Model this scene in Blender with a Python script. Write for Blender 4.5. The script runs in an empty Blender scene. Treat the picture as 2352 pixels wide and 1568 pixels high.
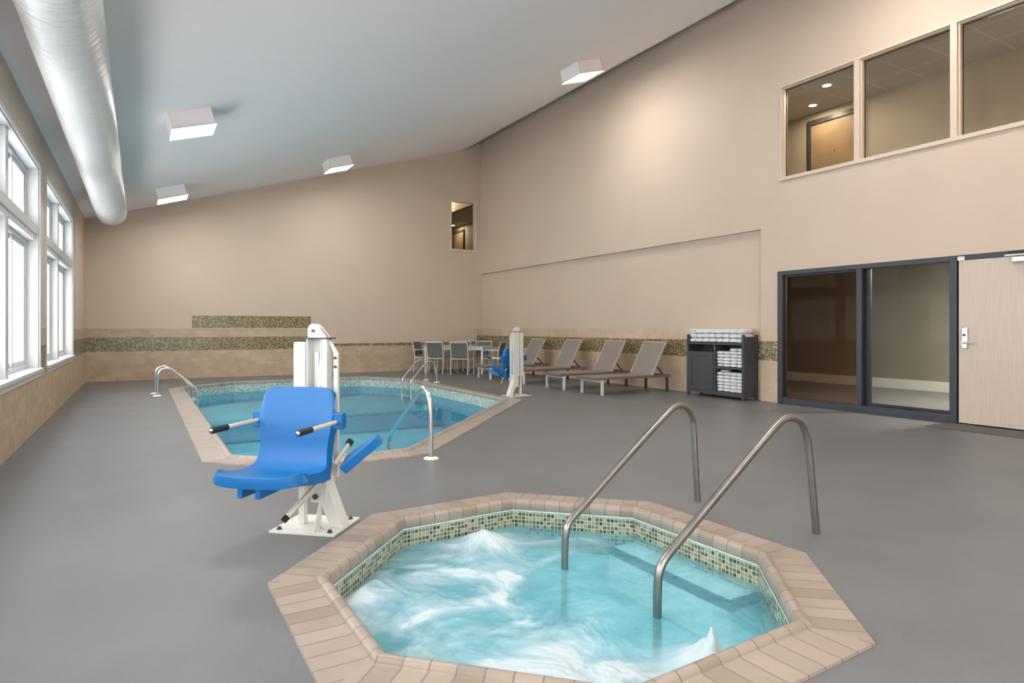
import bpy, bmesh, math, random
from mathutils import Vector, Matrix, noise
from mathutils.geometry import tessellate_polygon
random.seed(7)
sc = bpy.context.scene
COL = sc.collection
# ------------------------------------------------------------------ camera model
FPX, HY, CX, CH = 1460.0, 754.0, 1176.0, 1.25
PH = math.atan(854 / 1460.0)
FV = (math.sin(PH), math.cos(PH)); RV = (math.cos(PH), -math.sin(PH))
def ray(px, py):
    a = (px - CX) / FPX
    return Vector((FV[0] + a * RV[0], FV[1] + a * RV[1], (HY - py) / FPX))
CAM = Vector((0, 0, CH))
def on_plane(px, py, p0, n):
    r = ray(px, py); n = Vector(n)
    t = (Vector(p0) - CAM).dot(n) / r.dot(n)
    return CAM + r * t
def fl(px, py, z=0.0): return on_plane(px, py, (0, 0, z), (0, 0, 1))
def at_depth(px, py, d): return CAM + ray(px, py) * d

# ------------------------------------------------------------------ materials
def new_mat(name):
    m = bpy.data.materials.new(name); m.use_nodes = True
    nt = m.node_tree; b = nt.nodes['Principled BSDF']
    return m, nt, b
def setin(b, **kw):
    for k, v in kw.items():
        k = k.replace('_', ' ')
        b.inputs[k].default_value = (*v, 1) if isinstance(v, tuple) and len(v) == 3 else v
def N(nt, t, **kw):
    n = nt.nodes.new(t)
    for k, v in kw.items(): setattr(n, k, v)
    return n
def L(nt, a, b): nt.links.new(a, b)
def mth(nt, op, a, b=None, c=None):
    n = N(nt, 'ShaderNodeMath', operation=op)
    for i, v in enumerate((a, b, c)):
        if v is None: continue
        if hasattr(v, 'is_output') or hasattr(v, 'links'): L(nt, v, n.inputs[i])
        else: n.inputs[i].default_value = v
    return n.outputs[0]
def noise_tex(nt, scale, detail=3, vec=None, rough=.5):
    n = N(nt, 'ShaderNodeTexNoise'); n.inputs['Scale'].default_value = scale
    n.inputs['Detail'].default_value = detail; n.inputs['Roughness'].default_value = rough
    if vec is None:
        tc = N(nt, 'ShaderNodeTexCoord'); vec = tc.outputs['Object']
    L(nt, vec, n.inputs['Vector']); return n
def ramp(nt, fac, stops, interp='LINEAR'):
    r = N(nt, 'ShaderNodeValToRGB'); r.color_ramp.interpolation = interp
    e = r.color_ramp.elements
    e[0].position, e[0].color = stops[0][0], (*stops[0][1], 1)
    e[1].position, e[1].color = stops[1][0], (*stops[1][1], 1)
    for p, c in stops[2:]:
        x = e.new(p); x.color = (*c, 1)
    L(nt, fac, r.inputs[0]); return r
def bump(nt, b, h, strength=.2, dist=.01):
    n = N(nt, 'ShaderNodeBump'); n.inputs['Strength'].default_value = strength; n.inputs['Distance'].default_value = dist
    L(nt, h, n.inputs['Height']); L(nt, n.outputs[0], b.inputs['Normal'])
def mottled(name, col, rough=.5, var=.08, scale=4, bmp=.1, bscale=60, metal=0, spec=.5):
    m, nt, b = new_mat(name); setin(b, Roughness=rough, Metallic=metal); b.inputs['Specular IOR Level'].default_value = spec
    n = noise_tex(nt, scale, 4)
    r = ramp(nt, n.outputs[0], [(.3, tuple(c * (1 - var) for c in col)), (.7, tuple(min(1, c * (1 + var)) for c in col))])
    L(nt, r.outputs[0], b.inputs['Base Color'])
    if bmp:
        n2 = noise_tex(nt, bscale, 3); bump(nt, b, n2.outputs[0], bmp, .004)
    return m
M = {}
M['paint'] = mottled('wall_paint', (.645, .522, .415), .55, .02, 1.2, .12, 90, spec=.3)
M['trim_paint'] = mottled('trim_paint', (.70, .58, .46), .45, .02, 2, 0)
M['ceil'] = mottled('ceiling_paint', (.94, .88, .875), .75, .012, .6, .08, 120, spec=.2)
M['floor'] = mottled('deck_coating', (.165, .166, .172), .42, .07, 1.6, .35, 180, spec=.45)
M['white_paint'] = mottled('white_window_paint', (.68, .68, .68), .4, .01, 3, 0)
M['white_metal'] = mottled('white_powder_coat', (.76, .74, .69), .32, .02, 8, 0)
M['cream_metal'] = mottled('cream_plastic', (.72, .64, .53), .4, .04, 20, 0)
M['steel'] = mottled('brushed_stainless', (.34, .325, .305), .34, .08, 12, .05, 200, metal=1)
M['steel_bright'] = mottled('bright_stainless', (.72, .73, .75), .22, .06, 12, .03, 200, metal=1)
M['chrome'] = mottled('satin_nickel', (.74, .70, .63), .25, .03, 10, 0, metal=1)
M['escutcheon'] = mottled('escutcheon_white', (.85, .84, .80), .35, .02, 8, 0)
M['blue'] = mottled('blue_moulded_plastic', (.003, .145, .42), .45, .04, 3, .08, 300)
M['black'] = mottled('black_rubber', (.012, .012, .014), .4, .1, 30, .1, 150)
M['dark_metal'] = mottled('dark_metal', (.06, .055, .05), .4, .1, 12, 0)
M['frame_grey'] = mottled('charcoal_door_frame', (.042, .045, .060), .4, .05, 6, 0)
M['cabinet'] = mottled('grey_cabinet_paint', (.060, .064, .074), .5, .06, 5, .05, 100)
M['towel'] = mottled('white_terry', (.86, .86, .88), .95, .03, 30, .8, 260, spec=.05)
M['towel_grey'] = mottled('pale_blue_terry', (.55, .60, .68), .95, .03, 30, .8, 260, spec=.05)
M['frame_white'] = mottled('white_aluminium', (.70, .71, .71), .35, .02, 8, 0)
M['frame_taupe'] = mottled('taupe_aluminium', (.20, .155, .13), .45, .05, 8, 0)
M['table_top'] = mottled('white_table_slats', (.62, .62, .60), .4, .05, 20, 0)
M['sill_white'] = M['white_paint']
M['mat'] = mottled('ribbed_mat', (.13, .12, .105), .9, .15, 60, .8, 200)
M['hall_wall'] = mottled('hall_paint', (.50, .43, .33), .6, .03, 2, .05, 90)
M['hall_floor'] = mottled('hall_carpet', (.16, .12, .09), .9, .2, 20, .5, 200)
M['door_wood'] = mottled('hall_door_wood', (.36, .24, .14), .45, .12, 4, .1, 40)
M['door_trim'] = mottled('hall_door_frame', (.055, .055, .048), .4, .05, 8, 0)
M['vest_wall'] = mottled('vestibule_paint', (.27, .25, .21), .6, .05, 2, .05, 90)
M['vest_base'] = mottled('vestibule_baseboard', (.7, .7, .68), .5, .02, 4, 0)

def door_leaf_mat():
    m, nt, b = new_mat('laminate_door'); setin(b, Roughness=.4)
    tc = N(nt, 'ShaderNodeTexCoord'); mp = N(nt, 'ShaderNodeMapping'); mp.inputs['Scale'].default_value = (20, 20, 1.2)
    L(nt, tc.outputs['Object'], mp.inputs[0])
    n = noise_tex(nt, 2.5, 4, mp.outputs[0])
    r = ramp(nt, n.outputs[0], [(.3, (.60, .49, .41)), (.7, (.655, .545, .46))])
    L(nt, r.outputs[0], b.inputs['Base Color']); return m
M['door_leaf'] = door_leaf_mat()

def sling_mat(name, col):
    m, nt, b = new_mat(name); setin(b, Roughness=.8)
    tc = N(nt, 'ShaderNodeTexCoord')
    w = N(nt, 'ShaderNodeTexChecker'); w.inputs['Scale'].default_value = 400
    w.inputs['Color1'].default_value = (*col, 1); w.inputs['Color2'].default_value = (*[c * .78 for c in col], 1)
    L(nt, tc.outputs['Object'], w.inputs['Vector']); L(nt, w.outputs[0], b.inputs['Base Color']); return m
M['sling'] = sling_mat('taupe_sling', (.29, .245, .225))
M['sling_grey'] = sling_mat('grey_sling', (.17, .17, .16))
M['sling_brown'] = sling_mat('brown_sling', (.10, .08, .065))

def wall_uv(nt, axis):
    """2-D vector (along wall, up) from generated-free object coordinates; axis 'x' = wall runs along X."""
    tc = N(nt, 'ShaderNodeTexCoord'); s = N(nt, 'ShaderNodeSeparateXYZ'); L(nt, tc.outputs['Object'], s.inputs[0])
    c = N(nt, 'ShaderNodeCombineXYZ'); L(nt, s.outputs['X' if axis == 'x' else 'Y'], c.inputs[0]); L(nt, s.outputs['Z'], c.inputs[1])
    return c.outputs[0]
def travertine(name, axis, bw=.20, rh=.10, k=1.0):
    m, nt, b = new_mat(name); setin(b, Roughness=.45)
    uv = wall_uv(nt, axis)
    br = N(nt, 'ShaderNodeTexBrick'); L(nt, uv, br.inputs['Vector'])
    br.inputs['Scale'].default_value = 1; br.inputs['Brick Width'].default_value = bw; br.inputs['Row Height'].default_value = rh
    br.inputs['Mortar Size'].default_value = .0025; br.inputs['Mortar Smooth'].default_value = .3
    br.inputs['Color1'].default_value = (.53 * k, .405 * k, .285 * k, 1); br.inputs['Color2'].default_value = (.63 * k, .51 * k, .38 * k, 1)
    br.inputs['Mortar'].default_value = (.47 * k, .38 * k, .28 * k, 1)
    n = noise_tex(nt, 3.5, 5, uv, .65)
    mx = N(nt, 'ShaderNodeMix', data_type='RGBA', blend_type='MULTIPLY'); mx.inputs[0].default_value = 1
    r = ramp(nt, n.outputs[0], [(.25, (.82, .80, .76)), (.75, (1.08, 1.06, 1.02))])
    L(nt, br.outputs[0], mx.inputs[6]); L(nt, r.outputs[0], mx.inputs[7]); L(nt, mx.outputs[2], b.inputs['Base Color'])
    bump(nt, b, br.outputs['Fac'], .25, -.003); return m
def mosaic(name, axis, size, palette, grout, rough=.25, uvmap=False):
    m, nt, b = new_mat(name); setin(b, Roughness=rough)
    if uvmap:
        u = N(nt, 'ShaderNodeUVMap'); uv = u.outputs[0]
    else: uv = wall_uv(nt, axis)
    sc_ = N(nt, 'ShaderNodeVectorMath', operation='SCALE'); L(nt, uv, sc_.inputs[0]); sc_.inputs['Scale'].default_value = 1 / size
    fl_ = N(nt, 'ShaderNodeVectorMath', operation='FLOOR'); L(nt, sc_.outputs[0], fl_.inputs[0])
    fr = N(nt, 'ShaderNodeVectorMath', operation='FRACTION'); L(nt, sc_.outputs[0], fr.inputs[0])
    wn = N(nt, 'ShaderNodeTexWhiteNoise', noise_dimensions='2D'); L(nt, fl_.outputs[0], wn.inputs[0])
    n = len(palette)
    r = ramp(nt, wn.outputs[0], [(i / n, palette[i]) for i in range(n)], 'CONSTANT')
    s = N(nt, 'ShaderNodeSeparateXYZ'); L(nt, fr.outputs[0], s.inputs[0])
    g = .10
    a = mth(nt, 'MINIMUM', mth(nt, 'MINIMUM', s.outputs[0], mth(nt, 'SUBTRACT', 1, s.outputs[0])), mth(nt, 'MINIMUM', s.outputs[1], mth(nt, 'SUBTRACT', 1, s.outputs[1])))
    k = mth(nt, 'GREATER_THAN', a, g)
    mx = N(nt, 'ShaderNodeMix', data_type='RGBA'); L(nt, k, mx.inputs[0]); mx.inputs[6].default_value = (*grout, 1)
    L(nt, r.outputs[0], mx.inputs[7]); L(nt, mx.outputs[2], b.inputs['Base Color'])
    bump(nt, b, k, .3, .002); return m
PAL_WALL = [(.085, .065, .025), (.27, .205, .09), (.045, .038, .018), (.40, .32, .16), (.16, .12, .045), (.48, .39, .22), (.10, .08, .035)]
PAL_POOL = [(.13, .085, .045), (.055, .06, .035), (.20, .21, .11), (.36, .30, .17), (.11, .13, .085), (.33, .34, .23), (.24, .19, .10), (.44, .37, .23), (.16, .18, .10)]
PAL_PALE = [(.20, .27, .23), (.50, .55, .46), (.66, .67, .57), (.32, .38, .32), (.58, .62, .55), (.42, .46, .36)]
M['trav_x'] = travertine('travertine_tile_x', 'x'); M['trav_y'] = travertine('travertine_tile_y', 'y'); M['trav_r'] = travertine('large_travertine_tile', 'y', .61, .35, 1.14)
M['mos_x'] = mosaic('wall_mosaic_x', 'x', .028, PAL_WALL, (.36, .295, .18)); M['mos_y'] = mosaic('wall_mosaic_y', 'y', .028, PAL_WALL, (.38, .315, .20))
M['mos_tub'] = mosaic('tub_mosaic', None, .026, PAL_POOL, (.50, .56, .46), .15, True)
M['mos_pool'] = mosaic('pool_mosaic', None, .03, PAL_PALE, (.62, .68, .62), .2, True)

def coping_mat(name, w, c1, c2, joint):
    """rows of narrow pavers laid across the edge; the UV u runs along the edge"""
    m, nt, b = new_mat(name); setin(b, Roughness=.36)
    u = N(nt, 'ShaderNodeUVMap'); s = N(nt, 'ShaderNodeSeparateXYZ'); L(nt, u.outputs[0], s.inputs[0])
    q = mth(nt, 'DIVIDE', s.outputs[0], w); f = mth(nt, 'FRACT', q); fid = mth(nt, 'FLOOR', q)
    edge = mth(nt, 'MINIMUM', f, mth(nt, 'SUBTRACT', 1, f))
    k = mth(nt, 'GREATER_THAN', edge, .035)
    wn = N(nt, 'ShaderNodeTexWhiteNoise', noise_dimensions='1D'); L(nt, fid, wn.inputs[1])
    n = noise_tex(nt, 7, 4)
    mixv = mth(nt, 'ADD', mth(nt, 'MULTIPLY', wn.outputs[0], .5), mth(nt, 'MULTIPLY', n.outputs[0], .5))
    r = ramp(nt, mixv, [(.25, c1), (.75, c2)])
    mx = N(nt, 'ShaderNodeMix', data_type='RGBA'); L(nt, k, mx.inputs[0]); mx.inputs[6].default_value = (*joint, 1)
    L(nt, r.outputs[0], mx.inputs[7]); L(nt, mx.outputs[2], b.inputs['Base Color'])
    bump(nt, b, k, .5, .004); return m
M['coping_tub'] = coping_mat('tub_coping_paver', .105, (.31, .245, .195), (.40, .325, .265), (.22, .175, .14))
M['coping_pool'] = coping_mat('pool_coping_paver', .105, (.36, .30, .25), (.44, .375, .315), (.27, .22, .17))

def plaster(name, col):
    return mottled(name, col, .6, .06, 1.5, 0)
M['pool_plaster'] = plaster('pool_plaster', (.11, .67, .90))
M['tub_plaster'] = plaster('tub_plaster', (.34, .80, .88))
M['nosing'] = plaster('dark_nosing_tile', (.01, .04, .08))

def glass_mat(name, tint, rough=0.0, ior=None, wave=None, refl=.5):
    m = bpy.data.materials.new(name); m.use_nodes = True; nt = m.node_tree
    for n in list(nt.nodes): nt.nodes.remove(n)
    out = N(nt, 'ShaderNodeOutputMaterial'); tr = N(nt, 'ShaderNodeBsdfTransparent'); tr.inputs[0].default_value = (*tint, 1)
    gl = N(nt, 'ShaderNodeBsdfGlossy'); gl.inputs['Roughness'].default_value = rough
    if ior is None:      # thin pane: symmetric Schlick term from the viewing angle
        lw = N(nt, 'ShaderNodeLayerWeight'); lw.inputs[0].default_value = .5
        fo = mth(nt, 'MULTIPLY_ADD', mth(nt, 'POWER', lw.outputs['Facing'], 5), refl, .05 * refl); fr = None
    else:
        fr = N(nt, 'ShaderNodeFresnel'); fr.inputs[0].default_value = ior; fo = fr.outputs[0]
    mx = N(nt, 'ShaderNodeMixShader'); L(nt, fo, mx.inputs[0]); L(nt, tr.outputs[0], mx.inputs[1]); L(nt, gl.outputs[0], mx.inputs[2])
    L(nt, mx.outputs[0], out.inputs[0])
    if wave:
        n = noise_tex(nt, wave[0], 2); bp = N(nt, 'ShaderNodeBump'); bp.inputs['Strength'].default_value = wave[1]; bp.inputs['Distance'].default_value = .01
        L(nt, n.outputs[0], bp.inputs['Height']); L(nt, bp.outputs[0], gl.inputs['Normal']); L(nt, bp.outputs[0], fr.inputs['Normal'])
    return m
M['glass'] = glass_mat('window_glass', (.93, .95, .94))
M['hall_glass'] = glass_mat('hall_glass', (.90, .895, .885), refl=.06)
M['brown_glass'] = glass_mat('tinted_glass', (.74, .63, .54), refl=.03)  # browner, darker tint than the other partition pane
M['door_glass'] = glass_mat('partition_glass', (.90, .91, .88), refl=.03)
M['pool_water'] = glass_mat('pool_water', (.92, .985, .995), .02, 1.15, (2.2, .10))

def emis(name, col, s):
    m = bpy.data.materials.new(name); m.use_nodes = True; nt = m.node_tree
    for n in list(nt.nodes): nt.nodes.remove(n)
    o = N(nt, 'ShaderNodeOutputMaterial'); e = N(nt, 'ShaderNodeEmission'); e.inputs[0].default_value = (*col, 1); e.inputs[1].default_value = s
    L(nt, e.outputs[0], o.inputs[0]); return m
M['panel_glow'] = emis('led_panel', (1, .965, .925), 49)
M['down_glow'] = emis('downlight_lens', (1, .86, .62), 420)
M['vest_glow'] = emis('vestibule_fill_glow', (1, .93, .82), 130)

def duct_mat():
    m, nt, b = new_mat('white_fabric_duct'); setin(b, Roughness=.36, Base_Color=(.62, .62, .62))
    tc = N(nt, 'ShaderNodeTexCoord'); mp = N(nt, 'ShaderNodeMapping'); mp.inputs['Scale'].default_value = (1.2, 9, 1.2); mp.inputs['Rotation'].default_value = (0, .0, .10)
    L(nt, tc.outputs['Object'], mp.inputs[0]); n = noise_tex(nt, 1.6, 2, mp.outputs[0])
    s = N(nt, 'ShaderNodeSeparateXYZ'); L(nt, tc.outputs['Object'], s.inputs[0])
    near = N(nt, 'ShaderNodeMapRange'); L(nt, s.outputs[1], near.inputs[0]); near.inputs[1].default_value = 12; near.inputs[2].default_value = 6
    bump(nt, b, mth(nt, 'MULTIPLY', n.outputs[0], near.outputs[0]), .6, .03); return m
M['duct'] = duct_mat()

def tub_water_mat():
    m, nt, b = new_mat('whirlpool_water'); setin(b, Roughness=.12); b.inputs['IOR'].default_value = 1.2
    at = N(nt, 'ShaderNodeAttribute', attribute_name='foam')
    n = noise_tex(nt, 3.2, 5, None, .6)
    base = ramp(nt, n.outputs[0], [(.32, (.095, .38, .47)), (.68, (.26, .62, .72))])
    mx = N(nt, 'ShaderNodeMix', data_type='RGBA'); L(nt, at.outputs['Fac'], mx.inputs[0]); L(nt, base.outputs[0], mx.inputs[6]); mx.inputs[7].default_value = (.58, .68, .72, 1)
    L(nt, mx.outputs[2], b.inputs['Base Color'])
    al = mth(nt, 'MULTIPLY_ADD', at.outputs['Fac'], .46, .50); cl = mth(nt, 'MINIMUM', al, .97)
    L(nt, cl, b.inputs['Alpha'])
    rg = mth(nt, 'MULTIPLY_ADD', at.outputs['Fac'], .6, .10); L(nt, rg, b.inputs['Roughness'])
    n2 = noise_tex(nt, 9, 3, None, .55); bump(nt, b, n2.outputs[0], .22, .015)
    return m
M['tub_water'] = tub_water_mat()

# ------------------------------------------------------------------ mesh building
class MB:
    def __init__(s): s.v = []; s.f = []; s.uv = {}
    def add(s, vs, fs):
        o = len(s.v); s.v += [tuple(v) for v in vs]; s.f += [tuple(o + i for i in f) for f in fs]; return s
    def box(s, x0, x1, y0, y1, z0, z1, T=None):
        vs = [Vector((x, y, z)) for z in (z0, z1) for y in (y0, y1) for x in (x0, x1)]
        if T is not None: vs = [T @ v for v in vs]
        return s.add(vs, [(0, 2, 3, 1), (4, 5, 7, 6), (0, 1, 5, 4), (2, 6, 7, 3), (0, 4, 6, 2), (1, 3, 7, 5)])
    def prism(s, poly, d):
        """polygon (3-D points) extruded by vector d"""
        n = len(poly); d = Vector(d); a = [Vector(p) for p in poly]; vs = a + [p + d for p in a]
        nrm = Vector((0, 0, 0))
        for i in range(n): nrm += a[i].cross(a[(i + 1) % n])
        fs = [tuple(range(n)), tuple(range(2 * n - 1, n - 1, -1))] + [(i, i + n, (i + 1) % n + n, (i + 1) % n) for i in range(n)]
        if nrm.dot(d) > 0: fs = [tuple(reversed(f)) for f in fs]
        return s.add(vs, fs)
    def tube(s, pts, r, seg=12, caps=True, r2=None):
        pts = [Vector(p) for p in pts]; n = len(pts)
        t0 = (pts[1] - pts[0]).normalized()
        up = Vector((0, 0, 1)) if abs(t0.z) < .9 else Vector((1, 0, 0))
        nx = t0.cross(up).normalized(); vs = []
        for i, p in enumerate(pts):
            t = (pts[min(i + 1, n - 1)] - pts[max(i - 1, 0)]).normalized()
            nx = (nx - t * nx.dot(t)).normalized(); ny = t.cross(nx)
            rr = r if r2 is None else r + (r2 - r) * i / (n - 1)
            vs += [p + (nx * math.cos(a) + ny * math.sin(a)) * rr for a in [2 * math.pi * k / seg for k in range(seg)]]
        fs = [(i * seg + k, i * seg + (k + 1) % seg, (i + 1) * seg + (k + 1) % seg, (i + 1) * seg + k) for i in range(n - 1) for k in range(seg)]
        if caps: fs += [tuple(range(seg - 1, -1, -1)), tuple((n - 1) * seg + k for k in range(seg))]
        return s.add(vs, fs)
    def lathe(s, prof, c=(0, 0, 0), seg=24, T=None):
        c = Vector(c); vs = []
        for r, z in prof: vs += [Vector((r * math.cos(2 * math.pi * k / seg), r * math.sin(2 * math.pi * k / seg), z)) for k in range(seg)]
        if T is not None: vs = [T @ v for v in vs]
        vs = [v + c for v in vs]; n = len(prof)
        fs = [(i * seg + k, i * seg + (k + 1) % seg, (i + 1) * seg + (k + 1) % seg, (i + 1) * seg + k) for i in range(n - 1) for k in range(seg)]
        fs += [tuple(range(seg - 1, -1, -1)), tuple((n - 1) * seg + k for k in range(seg))]
        return s.add(vs, fs)
    def build(s, name, mat, parent=None, bevel=0, smooth=35, loc=None):
        me = bpy.data.meshes.new(name); me.from_pydata(s.v, [], s.f); me.validate(); me.update()
        if s.uv:
            ul = me.uv_layers.new(name='UVMap')
            for lp in me.loops: ul.data[lp.index].uv = s.uv.get(lp.index, (0, 0))
        me.materials.append(mat)
        if smooth:
            for p in me.polygons: p.use_smooth = True
            me.set_sharp_from_angle(angle=math.radians(smooth))
        o = bpy.data.objects.new(name, me); COL.objects.link(o)
        if parent: o.parent = parent
        if loc: o.location = loc
        if bevel:
            md = o.modifiers.new('bevel', 'BEVEL'); md.width = bevel; md.segments = 2; md.limit_method = 'ANGLE'; md.angle_limit = math.radians(40)
        return o
def empty(name, loc=(0, 0, 0), rz=0):
    o = bpy.data.objects.new(name, None); COL.objects.link(o); o.location = loc; o.rotation_euler = (0, 0, rz); o.empty_display_size = .1
    return o
def tag(o, label, cat, group=None):
    o['label'] = label; o['category'] = cat
    if group: o['group'] = group
    return o
def struct(o, label=None):
    o['kind'] = 'structure'
    if label: o['label'] = label
    return o
def copy_tree(o, parent=None):
    c = o.copy(); COL.objects.link(c); c.parent = parent
    for ch in [k for k in bpy.data.objects if k.parent == o]: copy_tree(ch, c)
    return c
def smooth_path(pts, n=6, closed=False):
    pts = [Vector(p) for p in pts]; out = []
    P = [pts[0]] + pts + [pts[-1]]
    for i in range(1, len(P) - 2):
        p0, p1, p2, p3 = P[i - 1], P[i], P[i + 1], P[i + 2]
        for k in range(n):
            t = k / n
            out.append(.5 * ((2 * p1) + (p2 - p0) * t + (2 * p0 - 5 * p1 + 4 * p2 - p3) * t * t + (3 * p1 - p0 - 3 * p2 + p3) * t ** 3))
    out.append(pts[-1]); return out

# ------------------------------------------------------------------ room shell
XL, YB, XR, XRL, YF = -1.11, 17.8, 9.25, 9.33, -5.0
CZ0, CS, XE = 3.80, .305, 8.6          # sloped ceiling: height at left wall, slope, free edge
def ceil_z(x): return CZ0 + CS * (x - XL)
TUB = [(.535, 3.27), (1.335, 4.13), (2.39, 4.17), (3.15, 3.42), (3.17, 2.21), (2.50, 1.44), (1.33, 1.40), (.535, 2.20)]
POOL = [(.50, 6.55), (.90, 6.13), (1.88, 5.84), (2.47, 5.87), (5.74, 9.46), (5.80, 14.7), (4.94, 16.0), (1.75, 16.0), (.76, 15.22), (.50, 14.82)]
def ccw(p):
    a = sum(p[i][0] * p[(i + 1) % len(p)][1] - p[(i + 1) % len(p)][0] * p[i][1] for i in range(len(p)))
    return p if a > 0 else p[::-1]
TUB = ccw(TUB); POOL = ccw(POOL)
def inset(p, d):
    n = len(p); out = []
    for i in range(n):
        a, b, c = Vector(p[i - 1]), Vector(p[i]), Vector(p[(i + 1) % n])
        e1 = (b - a).normalized(); e2 = (c - b).normalized()
        n1 = Vector((-e1.y, e1.x)); n2 = Vector((-e2.y, e2.x))
        m = (n1 + n2).normalized(); out.append(tuple(b + m * (d / max(.3, m.dot(n1)))))
    return out
# floor with the two basins cut out
holes = [inset(TUB, .08), inset(POOL, .08)]
outer = [(XL - .2, YF - .2), (XR + .25, YF - .2), (XR + .25, YB + .2), (XL - .2, YB + .2)]
tri = tessellate_polygon([[Vector((*q, 0)) for q in outer]] + [[Vector((*q, 0)) for q in h] for h in holes])
allp = [q for ring in [outer] + holes for q in ring]
mb = MB(); fs = []
for t in tri:
    a, b, c = [Vector(allp[i]) for i in t]
    fs.append(tuple(t) if (b - a).cross(c - a) > 0 else tuple(reversed(t)))
mb.add([(*q, 0) for q in allp], fs)
struct(mb.build('floor', M['floor'], smooth=0), 'grey coated pool deck floor')

mb = MB(); X0, X1, Y0, Y1 = XL - .25, XR + .25, YF - .2, YB + .2  # unseen box added under the floor to stop sky light leaking in
mb.box(X0, X1, Y0, Y1, -1.3, -1.2).box(X0 - .1, X0, Y0, Y1, -1.3, -.0).box(X1 + .001, X1 + .1, Y0, Y1, -1.3, -.11).box(X0 - .1, X1 + .1, Y0 - .1, Y0, -1.3, 0).box(X0 - .1, X1 + .1, Y1, Y1 + .1, -1.3, -.01)
struct(mb.build('light_block_box', plaster('light_block_grey', (.3, .3, .29)), smooth=0))
def wall_cells(mb, axis, c0, c1, u0, u1, v0, v1, openings):
    us = sorted({u0, u1, *[o[0] for o in openings], *[o[1] for o in openings]}); vs = sorted({v0, v1, *[o[2] for o in openings], *[o[3] for o in openings]})
    us = [u for u in us if u0 <= u <= u1]; vs = [v for v in vs if v0 <= v <= v1]
    for i in range(len(us) - 1):
        for j in range(len(vs) - 1):
            um, vm = (us[i] + us[i + 1]) / 2, (vs[j] + vs[j + 1]) / 2
            if any(o[0] < um < o[1] and o[2] < vm < o[3] for o in openings): continue
            if axis == 'y': mb.box(c0, c1, us[i], us[i + 1], vs[j], vs[j + 1])
            else: mb.box(us[i], us[i + 1], c0, c1, vs[j], vs[j + 1])
    return mb
WIN = [(6.05, 9.97, .74, 3.27), (10.64, 14.54, .74, 3.27), (1.45, 5.37, .74, 3.27), (-3.2, .75, .74, 3.27)]  # the last pair is out of view, added to let in more daylight
struct(wall_cells(MB(), 'y', XL - .25, XL, YF - .25, YB + .15, -.05, 3.95, WIN).build('wall_left', M['paint'], smooth=0), 'left wall with the tall white windows')
HW = [(3.05, 6.886, 3.76, 5.26)]
PART = [(3.25, 6.96, 0, 2.205)]
struct(wall_cells(MB(), 'y', XR, XR + .15, YF - .15, 7.30, -.05, 7.7, HW + PART).build('wall_right', M['paint'], smooth=0), 'right wall around the glazed partition and door')
mb = wall_cells(MB(), 'y', XR, XR + .15, 7.30, YB + .15, 2.96, 7.7, [])
struct(mb.build('wall_right_upper', M['paint'], smooth=0), 'upper right wall overhanging a shallow recess')
struct(wall_cells(MB(), 'y', XRL, XRL + .15, 7.30, YB + .15, -.05, 2.96, []).build('wall_right_lower', M['paint'], smooth=0), 'recessed lower part of the right wall')
BW = [(8.257, 9.10, 3.70, 5.17)]
struct(wall_cells(MB(), 'x', YB, YB + .15, XL - .25, XR + .25, -.05, 7.7, BW).build('wall_back', M['paint'], smooth=0), 'back wall under the sloping ceiling')
ADDED_FW = [(-.6, 3.9, .5, 3.5)]  # unseen opening behind the camera, added to brighten the room
struct(wall_cells(MB(), 'x', YF - .15, YF, XL - .25, XR + .25, -.05, 7.7, ADDED_FW).build('wall_front', M['paint'], smooth=0))
# sloped ceiling slab with a free edge short of the right wall
zE = ceil_z(XE)
mb = MB().prism([(XL - .2, YF - .1, ceil_z(XL - .2)), (XE, YF - .1, zE), (XE, YF - .1, zE + .14), (XL - .2, YF - .1, ceil_z(XL - .2) + .14)], (0, YB - YF + .2, 0))
struct(mb.build('ceiling', M['ceil'], smooth=0), 'pale grey ceiling sloping up from the windows')
mb = MB().box(XE - 1.2, XR + .15, YF - .1, YB + .1, 7.55, 7.7)
struct(mb.build('ceiling_upper', M['ceil'], smooth=0), 'upper ceiling above the gap beside the right wall')
mb = MB().box(XE - 1.2, XE - 1.05, YF - .1, YB + .1, ceil_z(XE - 1.2) + .05, 7.6)
struct(mb.build('wall_attic', M['ceil'], smooth=0))
mb = MB().box(XE - .012, XE + .018, YF, YB, zE - .012, zE + .16)
struct(mb.build('trim_1', M['white_paint'], smooth=0), 'thin pale strip along the free ceiling edge')

# tile wainscot and mosaic bands: (travertine, mosaic)
def band(idx, axis, c, s, u0, u1, z0, z1, mat, t=.012, lab=None):
    a, b = sorted((c, c + s * t))
    mb = MB()
    if axis == 'x': mb.box(u0, u1, a, b, z0, z1)
    else: mb.box(a, b, u0, u1, z0, z1)
    struct(mb.build('trim_%d' % idx, mat, smooth=0), lab)
def cell_band(idx, u0, u1, z0, z1, mat, t, ops, lab):
    ops = [(o[0] - .0545, o[1] + .0545, o[2] - .09, o[3]) for o in ops]
    struct(wall_cells(MB(), 'y', XL, XL + t, u0, u1, z0, z1, ops).build('trim_%d' % idx, mat, smooth=0), lab)
cell_band(2, YF, YB - .012, 0, .70, M['trav_y'], .012, WIN, 'beige stone tile at the foot of the left wall')
cell_band(3, YF, YB - .012, .70, 1.03, M['mos_y'], .013, WIN, 'glass mosaic band on the left wall')
cell_band(4, YF, YB - .012, 1.03, 1.25, M['trav_y'], .012, WIN, 'beige stone tile course above the left mosaic')
band(5, 'x', YB, -1, XL, 4.03, 0, .70, M['trav_x'], lab='beige stone tile at the foot of the back wall')
band(6, 'x', YB, -1, XL, 4.03, .70, 1.03, M['mos_x'], .013, 'mosaic band along the left half of the back wall')
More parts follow.
